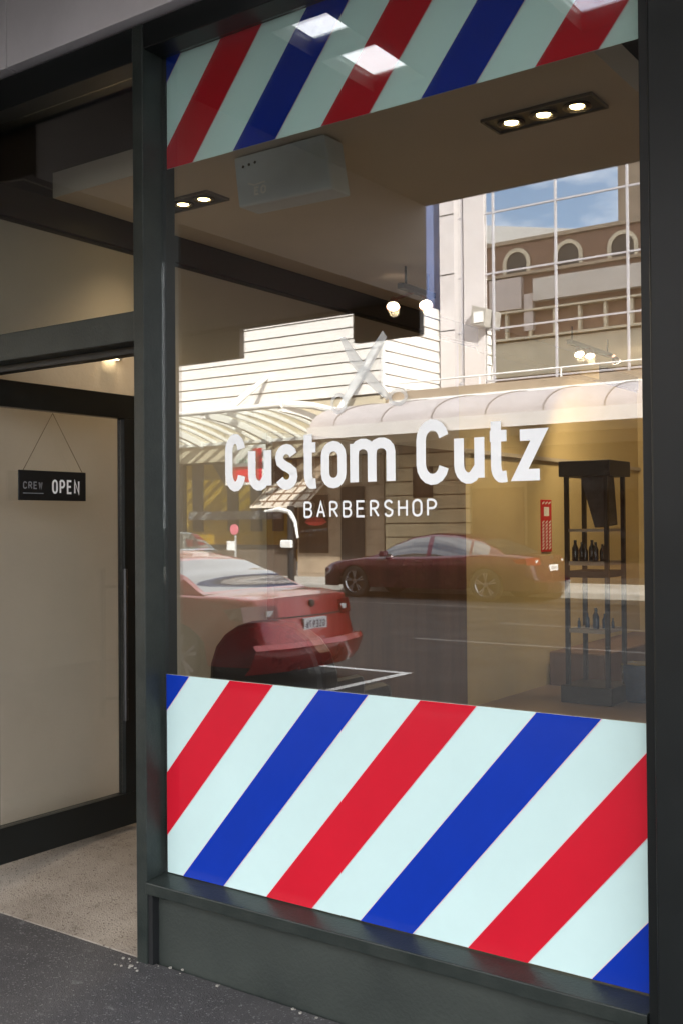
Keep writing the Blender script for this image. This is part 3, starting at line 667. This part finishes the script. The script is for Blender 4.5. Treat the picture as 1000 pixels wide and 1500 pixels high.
tag(MB().prism([(-19.15, -20.93, 2.72), (-19.15, -20.0, 2.05), (-19.15, -19.98, 2.0), (-19.15, -20.93, 2.66)], (1.9, 0, 0)).build('plaid_awning', None or mat('plaid awning cloth', (.62, .55, .47), .8)), 'small sloping beige checked awning across the street', 'awning')
aw_ = MB()
for k in range(6): aw_.prism([(-19.1+k*.35, -20.9, 2.705), (-19.1+k*.35, -20.0, 2.057), (-19.1+k*.35, -20.0, 2.07), (-19.1+k*.35, -20.9, 2.715)], (.06, 0, 0))
for k in range(3):
    t = .15+k*.32; aw_.prism([(-19.15, -20.93+.93*t, 2.722-.67*t), (-19.15, -20.93+.93*(t+.06), 2.722-.67*(t+.06)), (-19.15, -20.93+.93*(t+.06), 2.732-.67*(t+.06)), (-19.15, -20.93+.93*t, 2.732-.67*t)], (1.9, 0, 0))
o = aw_.build('check_stripe', mat('awning check', (.2, .13, .09), .8)); o.parent = bpy.data.objects['plaid_awning']
# curved glass canopy
gc = thing('glass_canopy', 'curved white ribbed glass canopy across the street', 'canopy', (-19, -19.5, 3.6))
def cz(y, a=4.75, b=3.70):      # curve from wall (y=-21) to front edge (y=-18.2)
    t = min(1, max(0, (-18.1-y)/2.8)); return 3.98+.52*(1-t**1.8)
def ribpts(x, off=0, n=12): return [(x, -20.9+2.8*i/n, cz(-20.9+2.8*i/n)+off) for i in range(n+1)]
for k, x in enumerate([-16.55-.52*i for i in range(0, 28)]):
    big = (k % 5 == 0)
    mb = MB(); P = ribpts(x)
    for a, b in zip(P[:-1], P[1:]):
        hh = .16 if big else .07; ww = .07 if big else .03
        mb.prism([(x-ww, a[1], a[2]-hh), (x-ww, b[1], b[2]-hh), (x-ww, b[1], b[2]+.02), (x-ww, a[1], a[2]+.02)], (2*ww, 0, 0))
    local(gc, 'main_rib' if big else 'rib', mb, wmetal_m)
gl = MB(); gl.grid([[(x, p[1], p[2]-.01) for p in ribpts(0)] for x in (-30.6, -16.55)]); local(gc, 'glazing', gl, canglass_m)
local(gc, 'outer_beam', MB().tube([(-30.6, -18.1, 4.50), (-16.5, -18.1, 4.50)], .07, 10), wmetal_m, smooth=True)
local(gc, 'wall_gutter', MB().box(-30.6, -15.6, -20.88, -20.8, 3.88, 3.97), wmetal_m)
for a_, b_ in (((-19.3, -20.95, 5.75), (-18.25, -18.15, 4.55)), ((-15.5, -20.95, 6.3), (-16.05, -19.9, 4.45)), ((-24.5, -20.95, 5.75), (-23.4, -18.15, 4.55))):
    local(gc, 'strut', MB().tube([a_, b_], [.06, .10], 8), wmetal_m, smooth=True)
local(gc, 'end_arm', MB().tube([(-16.5, -18.1, 4.52), (-16.3, -19.0, 4.56), (-16.05, -19.9, 4.46), (-15.9, -20.4, 4.3)], .09, 8), wmetal_m, smooth=True)
rs = thing('red_white_sign', 'red and white hanging shop sign under the glass canopy', 'sign', (-18.9, -19.5, 3.2))
local(rs, 'board', MB().box(-19.62, -18.2, -19.55, -19.5, 2.62, 3.70), mat('sign white', (.75, .75, .72), .5), bevel=.02)
local(rs, 'red_panel', MB().box(-19.45, -18.72, -19.5, -19.49, 2.70, 3.12).box(-18.62, -18.3, -19.5, -19.49, 2.74, 3.60), red_v)
q = MB(); word(q, 'IoSsI', -19.2, -18.72, 3.22, .13, .022, lambda x, z, d: (-(x)+(-37.92), -19.488+d, z), .35)
local(rs, 'green_script', q, mat('green ink', (.02, .25, .18), .5))

# right-hand building: rusticated base, barrel canopy, curtain wall set back
cb = thing('curtain_wall_building', 'building with white gridded mirror curtain wall over a barrel canopy', 'building', (-10, -24, 0))
local(cb, 'column', MB().box(-15.30, -14.83, -24.2, -23.85, 4.95, 18), mat('white column panel', (.6, .56, .56), .5, 0, .05, 1))
local(cb, 'column_joint', MB().box(-15.301, -14.829, -23.849, -23.845, 7.0, 7.03).box(-15.301, -14.829, -23.849, -23.845, 8.6, 8.63).box(-15.301, -14.829, -23.849, -23.845, 10.3, 10.33), bronze_m)
local(cb, 'dark_gap', MB().box(-15.38, -15.305, -24.3, -24.0, 4.95, 18), bronze_m)
local(cb, 'blue_panel', MB().box(-16.3, -15.39, -24.5, -24.2, 7.3, 18), mat('blue grey panel', (.13, .17, .32), .5, 0, .2, .4))
local(cb, 'inner_column', MB().box(-14.60, -13.95, -24.04, -23.98, 4.95, 18), mat('white column panel', (.6, .56, .56), .5, 0, .05, 1))
local(cb, 'curtain_glass', MB().box(-14.82, 4, -24.16, -24.06, 4.95, 18), curtain_m)
mul_m = mat('pale grey mullion', (.42, .41, .44), .5, 0, .05, 2)
mu = MB()
for x in (-14.68, -13.70, -11.83, -9.84, -7.9, -5.95, -4): mu.box(x-.026, x+.026, -24.055, -24.02, 4.95, 18)
local(cb, 'mullion', mu, mul_m)
tr = MB()
for z_ in (5.5, 6.94, 8.5, 10.2, 11.9, 13.6): tr.box(-14.8, 4, -24.055, -24.03, z_-.024, z_+.024)
local(cb, 'transom', tr, mul_m)
local(cb, 'base_wall', MB().box(-15.38, 4, -21.4, -21.1, .1, 5.0).box(-15.3, 4, -24.0, -21.41, 4.8, 4.94), tan_m)
rb = MB()
for k in range(9): rb.box(-15.36, -12.85, -21.1, -21.0, .12+k*.36, .12+k*.36+.33)
for k in range(0): rb.box(-11.3, 2, -21.1, -21.0, .12+k*.36, .12+k*.36+.33)
local(cb, 'rusticated_block', rb, mat('cream stone', (.62, .53, .36), .75, 0, .12, 1.5, .2))
local(cb, 'canopy_shade_front', MB().box(-11.3, 4, -21.09, -21.04, .1, 3.36), glass('dim window and canopy shade', .03, (0, 0, 0), 0, 1.5, (.05, .03, .02)))  # dark sheet set in for the deep shade under the canopy
local(cb, 'frieze', MB().box(-15.36, 4, -21.1, -20.98, 3.37, 3.8), tan_m)
local(cb, 'doorway', MB().box(-16.75, -16.0, -20.96, -20.94, .1, 2.55), bronze_m)
local(cb, 'shop_door', MB().box(-12.8, -11.4, -21.09, -21.05, .1, 2.4), mat('brown door', (.12, .06, .035), .5, 0, .2, 2))
local(cb, 'small_window', MB().box(-14.5, -13.9, -20.998, -20.985, 2.2, 3.0), glass('dim window and canopy shade', .03, (0, 0, 0), 0, 1.5, (.05, .03, .02)))
bcn = thing('barrel_canopy', 'grey barrel vaulted canopy with white fascia across the street', 'canopy', (-8, -19.5, 4))
Pb = [(-18.05-(1-math.cos(R(t)))*0-2.9*(1-math.cos(R(t))), 3.86+.75*math.sin(R(t))) for t in range(0, 91, 9)]
gb = MB().grid([[(x, y, z_) for y, z_ in Pb] for x in (-15.6, 4)]); local(bcn, 'barrel_roof', gb, barrel_m, smooth=True)
gb = MB().face([(-15.6, y, z_) for y, z_ in Pb]+[(-15.6, -20.95, 3.8), (-15.6, -18.05, 3.8)]); local(bcn, 'end_panel', gb, barrel_m)
rbm = MB()
for k in range(12):
    x = -14.9+k*1.35
    for a, b in zip(Pb[:-1], Pb[1:]): rbm.prism([(x, a[0], a[1]), (x, b[0], b[1]), (x, b[0], b[1]+.025), (x, a[0], a[1]+.025)], (.03, 0, 0))
local(bcn, 'roof_rib', rbm, mat('roof seam', (.2, .17, .16), .6))
local(bcn, 'fascia', MB().box(-15.62, 4, -18.05, -17.98, 3.58, 3.87), mat('white fascia', (.66, .63, .62), .5, 0, .05, 1))
local(bcn, 'soffit', MB().box(-15.6, 4, -20.97, -18.06, 3.66, 3.70), tan_m)
local(bcn, 'back_flashing', MB().box(-15.2, 4, -21.15, -20.95, 4.62, 4.76), wmetal_m)
rl = MB().tube([(-15.2, -21.3, 5.25), (4, -21.3, 5.25)], .025, 6)
for k in range(9): rl.tube([(-14.9+k*2.2, -21.3, 4.9), (-14.9+k*2.2, -21.3, 5.25)], .022, 6)
local(cb, 'handrail', rl, wmetal_m)
fl = thing('floodlight', 'boxy silver floodlight fixed to the curtain wall mullions', 'floodlight', (-13.9, -23.7, 7.3))
local(fl, 'housing', MB().prism([(-14.2, -23.95, 7.05), (-13.75, -23.95, 6.95), (-13.7, -23.95, 7.45), (-14.15, -23.95, 7.6)], (0, .35, 0)), mat('grey housing', (.35, .33, .3), .4), bevel=.02)
local(fl, 'lens', MB().box(-14.08, -13.78, -23.59, -23.57, 7.08, 7.38), wmetal_m)
# street furniture across the road
pp_ = thing('parking_sign', 'small red and white parking sign on a post across the street', 'sign', (-18.3, -18.4, .1))
local(pp_, 'post', MB().tube([(-18.3, -18.4, .1), (-18.3, -18.4, 1.55)], .03, 8), mat('grey post', (.3, .3, .3), .5))
local(pp_, 'round_plate', MB().lathe([(0, .03), (.14, .03), (.14, .05), (0, .05)], (-18.3, -18.4, 1.42), 16, 'y'), mat('pink red ring', (.6, .15, .2), .5))
local(pp_, 'square_plate', MB().box(-18.55, -18.3, -18.37, -18.35, .88, 1.12), wmetal_m)
pm = thing('pay_station', 'dark parking pole with white curved arm and white box across the street', 'street post', (-16.5, -18.5, .1))
local(pm, 'pole', MB().tube([(-16.55, -18.5, .1), (-16.55, -18.5, 2.0)], .09, 10), dark_m)
local(pm, 'curved_arm', MB().tube([(-17.35, -18.45, 1.88), (-16.9, -18.45, 1.92), (-16.55, -18.45, 1.86), (-16.38, -18.45, 1.6), (-16.30, -18.45, 1.2)], [.03, .06, .07, .05, .03], 8), wmetal_m, smooth=True)
local(pm, 'box', MB().box(-16.75, -16.4, -18.4, -18.3, .95, 1.15), wmetal_m, bevel=.03)

# ================================================================== CARS
def smooth_interp(tab, x):
    if x <= tab[0][0]: return tab[0][1]
    for (a, va), (b, vb) in zip(tab[:-1], tab[1:]):
        if x <= b:
            t = (x-a)/(b-a); t = t*t*(3-2*t)*.35+t*.65; return va+(vb-va)*t
    return tab[-1][1]
def make_car(root, xf, xr, yc, W, paint, P, wheel_r=.32):
    """nose at xf (smaller x), tail at xr; P: tables over u = (x-xf)/(xr-xf)"""
    Ln = xr-xf; H = W/2; z0 = RD
    wx = [xf+P['wf']*Ln, xf+P['wr']*Ln]
    def xmap(u, y, z_):
        a = abs(y)/H
        f = .22*a**2.6+.10*max(0, (z_-z0-.45))+ (.05 if z_-z0 < .22 else 0)
        zz = z_-z0; r = .17*a**2.6+P.get('tail_slope', .12)*max(0, zz-.50)-.035*math.exp(-((zz-.40)/.09)**2)+.25*max(0, .32-zz)
        return (xf+f)*(1-u)+(xr-r)*u
    us = [0, .004, .012, .025, .04]+[.055+.0125*i for i in range(72)]+[.955, .965, .975, .983, .990, .996, 1]
    belt = P['belt']; deck = P['deck']
    rows = []
    for u in us:
        x = xmap(u, H, z0+.3); zl = .23
        taper = 1-.15*max(0, (abs(u-.5)-.40)/.10)**3
        for q in wx:
            d = abs(x-q); r_ = wheel_r+.045
            if d < r_: zl = max(zl, wheel_r-.02+math.sqrt(r_*r_-d*d)*.98)
        zb = smooth_interp(belt, u); zd = smooth_interp(deck, u)
        prof = []
        for t in (0, .12, .25, .4, .55, .7, .82, .92, 1):
            z_ = zl+(zb-zl)*t; hz = (z_-.2)/(zb-.2)
            wd = H*taper*(.955+.045*math.sin(min(1, hz*1.15)*math.pi*.62)-.05*max(0, hz-.75)/.25)
            prof.append((wd, z_))
        wsh = prof[-1][0]
        full = [(-a, b) for a, b in prof]
        for t in (-.94, -.85, -.6, -.3, 0, .3, .6, .85, .94):
            full.append((wsh*t, zb+.012+(zd-zb-.012)*(1-abs(t)**2.2)))
        full += [(a, b) for a, b in prof[::-1]]
        rows.append([(xmap(u, y, z0+z_), yc+y, z0+z_) for y, z_ in full])
    body = MB(); body.grid(rows)
    for ri, u in ((0, 0), (len(rows)-1, 1)):
        row = rows[ri]; n = 9; cap = []
        for i in range(n):
            a = row[i]; b = row[-1-i]; cap.append([(xmap(u, (a[1]+(b[1]-a[1])*t/10)-yc, a[2]), a[1]+(b[1]-a[1])*t/10, a[2]) for t in range(11)])
        body.grid(cap); 
        top_row = row[8:8+11]
        body.face([tuple(p) for p in cap[-1]][::-1]+[tuple(p) for p in row[9:9+9]])
    bo = local(root, 'body', body, paint, smooth=True)
    try: bo.data.set_sharp_from_angle(angle=R(62))
    except Exception: pass
    under = MB(); 
    under.box(xf+.25, wx[0]-wheel_r-.05, yc-H*.9, yc+H*.9, z0+.25, z0+.40).box(wx[0]+wheel_r+.05, wx[1]-wheel_r-.05, yc-H*.93, yc+H*.93, z0+.25, z0+.42).box(wx[1]+wheel_r+.05, xr-.25, yc-H*.9, yc+H*.9, z0+.27, z0+.42)
    under.box(wx[0]-wheel_r-.04, wx[0]+wheel_r+.04, yc-H*.62, yc+H*.62, z0+.2, z0+.6).box(wx[1]-wheel_r-.04, wx[1]+wheel_r+.04, yc-H*.62, yc+H*.62, z0+.2, z0+.6)
    local(root, 'underbody', under, dark_m)
    # cabin
    roof = P['roof']; n = 60; body_roof = MB(); glassm = MB(); sideg = MB()
    u0, u1 = roof[0][0], roof[-1][0]; cr_ = []
    for i in range(n+1):
        u = u0+(u1-u0)*i/n; zr = smooth_interp(roof, u); zb = smooth_interp(belt, u)-.01
        f = max(0, (zr-zb))/max(.01, P['rooftop']-zb); wt = H*.93*(1-.24*min(1, f)**.9); x = xf+u*Ln
        sec = [(-H*.925, zb), (-H*.925+(H*.925-wt)*.5, zb+(zr-zb)*.5), (-wt*1.0, zb+(zr-zb)*.88), (-wt*.93, zb+(zr-zb)*.97), (-wt*.6, zr+.012*f), (0, zr+.02*f)]
        sec += [(-a, b) for a, b in sec[-2::-1]]
        cr_.append([(x, yc+a, z0+b) for a, b in sec])
    pil = P['pillars']
    for i in range(n):
        u = u0+(u1-u0)*(i+.5)/n
        for j in range(10):
            q = [cr_[i][j], cr_[i+1][j], cr_[i+1][j+1], cr_[i][j+1]]
            jj = min(j, 9-j)
            if jj <= 1:
                isg = P['sg'][0] < u < P['sg'][1] and not any(abs(u-p) < .008 for p in pil)
                (sideg if isg else body_roof).face(q)
            elif jj == 2: body_roof.face(q)
            else:
                (glassm if (u < P['ws'] or P['rg'][0] < u < P['rg'][1]) and jj >= 3 else body_roof).face(q)
    local(root, 'roof', body_roof, paint, smooth=True); local(root, 'windscreen', glassm, carglass, smooth=True); local(root, 'side_window', sideg, carglass, smooth=True)
    # wheels
    for q in wx:
        for s in (-1, 1):
            yo = yc+s*(H-.02); yi = yc+s*(H-.21)
            rr = wheel_r; pr = [(rr*.66, yi-yo), (rr*.95, yi-yo), (rr, (yi-yo)*.85), (rr, (yi-yo)*.15), (rr*.94, 0), (rr*.72, -.0), (rr*.68, (yi-yo)*.12)]
            ty_ = local(root, 'wheel', MB().lathe(pr, (q, yo, z0+rr), 28, 'y'), tyre_m, smooth=True)
            rim = MB().lathe([(rr*.70, -s*.01), (rr*.66, -s*.03), (rr*.66, -s*.09)], (q, yo, z0+rr), 28, 'y')
            for k in range(5):
                a = R(72*k+20); d = Vector((math.cos(a), 0, math.sin(a))); pq = Vector((-math.sin(a), 0, math.cos(a)))
                for e in (-1, 1):
                    c = Vector((q, yo-s*.035, z0+rr))
                    rim.prism([tuple(c+d*.03+pq*e*.005), tuple(c+d*rr*.67+pq*e*.052), tuple(c+d*rr*.67+pq*e*.018), tuple(c+d*.05+pq*e*-.012)], (0, s*.02, 0))
            rim.lathe([(0, -s*.005), (.05, -s*.008), (.055, -s*.05)], (q, yo, z0+rr), 14, 'y')
            rim.m(1).lathe([(0, -s*.10), (rr*.655, -s*.10)], (q, yo, z0+rr), 20, 'y')
            o = rim.build('rim', [alloy_m, dark_m], None); o.parent = ty_
    # lamps, plate, handles, mirrors
    th = P['tail_z']
    for s in (-1, 1):
        m_ = MB(); g_ = []
        for y_ in [H*(.56+.42*i/8) for i in range(9)]:
            g_.append([(xmap(1, s*y_, z0+z_)+.006-.0*y_, yc+s*y_*.985, z0+z_) for z_ in (th-.075, th-.03, th+.02, th+.065)])
        g2 = []
        for x_ in (0, .08, .18, .28): g2.append([(xmap(1, H*.965, z0+z_)-x_, yc+s*(H*.957+.006), z0+z_) for z_ in (th-.06+x_*.05, th-.02, th+.02, th+.062-x_*.12)])
        m_.grid(g_); m_.grid(g2); local(root, 'tail_light', m_, tail_m, smooth=True)
        m_ = MB(); y_ = H*.66; m_.box(xmap(1, y_, z0+th)-.0, xmap(1, y_, z0+th)+.012, yc+s*y_-.05, yc+s*y_+.05, z0+th-.03, z0+th+.02); local(root, 'reverse_lamp', m_, lampw_m)
        m_ = MB(); g_ = []
        for i in range(7):
            y_ = H*(.55+.42*i/6); g_.append([(xmap(0, y_, z0+z_)-.006, yc+s*y_*.97, z0+z_) for z_ in (.52, .57, .62)])
        m_.grid(g_); local(root, 'headlight', m_, lampw_m, smooth=True)
        for uu in P['handles']:
            x_ = xf+uu*Ln; zb = smooth_interp(belt, uu)
            local(root, 'door_handle', MB().tube([(x_, yc+s*(H*.975), z0+zb-.09), (x_+.03, yc+s*(H*1.0), z0+zb-.085), (x_+.17, yc+s*(H*1.0), z0+zb-.085), (x_+.2, yc+s*(H*.975), z0+zb-.09)], .011, 6), paint, smooth=True)
        x_ = xf+P['mirror']*Ln; zb = smooth_interp(belt, P['mirror'])
        local(root, 'wing_mirror', MB().box(x_, x_+.12, yc+s*H*.93, yc+s*(H*.93+.2), z0+zb+.02, z0+zb+.14), paint, bevel=.03)
    zp = P['plate_z']; xp = xmap(1, 0, z0+zp)+.012
    pl_ = local(root, 'number_plate', MB().box(xp-.03, xp, yc-.18, yc+.18, z0+zp-.062, z0+zp+.062), plate_m)
    q = MB(); word(q, P.get('plate', 'GSE976'), .0, .30, z0+zp-.035, .07, .012, lambda a_, b_, d_: (xp+.001+d_, yc-.15+a_, b_), .3)
    o = q.build('plate_lettering', ink_m); o.parent = pl_
    local(root, 'badge', MB().lathe([(0, .02), (.035, .018), (.04, .0)], (xmap(1, 0, z0+th+.05), yc, z0+th+.06), 14, 'x'), steel_m, smooth=True)
    bm_ = MB(); g_ = []
    for i in range(13):
        y_ = -H*.97+2*H*.97*i/12; g_.append([(xmap(1, y_, z0+z_)+o_, yc+y_, z0+z_) for z_, o_ in ((.44, .0), (.445, .055), (.40, .085), (.25, .07), (.17, .02))])
    bm_.grid(g_); local(root, 'rear_bumper', bm_, paint, smooth=True)
    # panel gaps
    for s in (-1, 1):
        for uu in (P['mirror']+.02, P['pillars'][0], P['pillars'][1]+.02):
            x_ = xf+uu*Ln; zb = smooth_interp(belt, uu)
            pts = []
            for i in range(7):
                z_ = .27+(zb-.02-.27)*i/6; hz = (z_-.23)/(zb-.23)
                pts.append((x_, yc+s*(H*(.955+.045*math.sin(min(1, hz*1.15)*math.pi*.62)-.05*max(0, hz-.75)/.25)-.001), z0+z_))
            local(root, 'door_gap', MB().tube(pts, .005, 5), dark_m)
    gp_ = MB()
    for y_a, y_b in ((-.62, .62),):
        g_ = [[(xmap(1, H*(y_a+(y_b-y_a)*i/8), z0+z_)+.004, yc+H*(y_a+(y_b-y_a)*i/8), z0+z_) for z_ in (zp+.075, zp+.088)] for i in range(9)]
        gp_.grid(g_)
    local(root, 'boot_gap', gp_, dark_m)
sed = dict(wf=.19, wr=.79, belt=[(0, .56), (.06, .63), (.25, .76), (.5, .82), (.8, .86), (.93, .86), (1, .83)],
           deck=[(0, .57), (.06, .66), (.22, .80), (.3, .84), (.82, .90), (.95, .895), (1, .86)],
           roof=[(.255, .80), (.30, .92), (.36, 1.10), (.42, 1.20), (.50, 1.25), (.60, 1.25), (.68, 1.19), (.76, 1.06), (.845, .885)], rooftop=1.25,
           pillars=(.54, .70), sg=(.33, .755), ws=.405, rg=(.70, .832), handles=(.47, .66), mirror=.33, tail_z=.72, plate_z=.585, tail_slope=.22)
c1 = thing('parked_car', 'bright red sedan parked at the near kerb, rear and plate reflected in the window', 'car', (-8.4, -5.62, 0), 'cars parked along the street')
make_car(c1, -10.75, -6.12, -5.62, 1.74, redcar, sed, .30)
sed2 = dict(sed); sed2['roof'] = [(.24, .79), (.30, .93), (.38, 1.15), (.45, 1.28), (.54, 1.335), (.64, 1.31), (.74, 1.22), (.82, 1.07), (.875, .91)]
sed2.update(rooftop=1.335, rg=(.745, .865), sg=(.31, .80), pillars=(.535, .72), belt=[(0, .60), (.03, .70), (.08, .75), (.25, .84), (.5, .86), (.8, .92), (.93, .92), (1, .88)],
            deck=[(0, .61), (.03, .73), (.08, .79), (.22, .89), (.3, .91), (.86, .94), (.95, .935), (1, .9)], tail_z=.80, plate_z=.66, plate='IWH68I')
c2 = thing('parked_car', 'maroon sedan parked side on across the street beneath the barrel canopy', 'car', (-11.3, -16.9, 0), 'cars parked along the street')
make_car(c2, -13.95, -8.75, -16.95, 1.76, maroon, sed2, .335)
sed3 = dict(sed2); sed3['roof'] = [(.2, .8), (.30, 1.1), (.38, 1.32), (.5, 1.42), (.7, 1.42), (.86, 1.36), (.97, .93)]; sed3.update(rooftop=1.42, rg=(.87, .96), sg=(.30, .86), plate='PW8I')
c3 = thing('parked_car', 'silver blue hatchback far left across the street with bright rear glass', 'car', (-20.7, -16.9, 0), 'cars parked along the street')
make_car(c3, -22.7, -18.25, -16.95, 1.76, silver, sed3, .325)
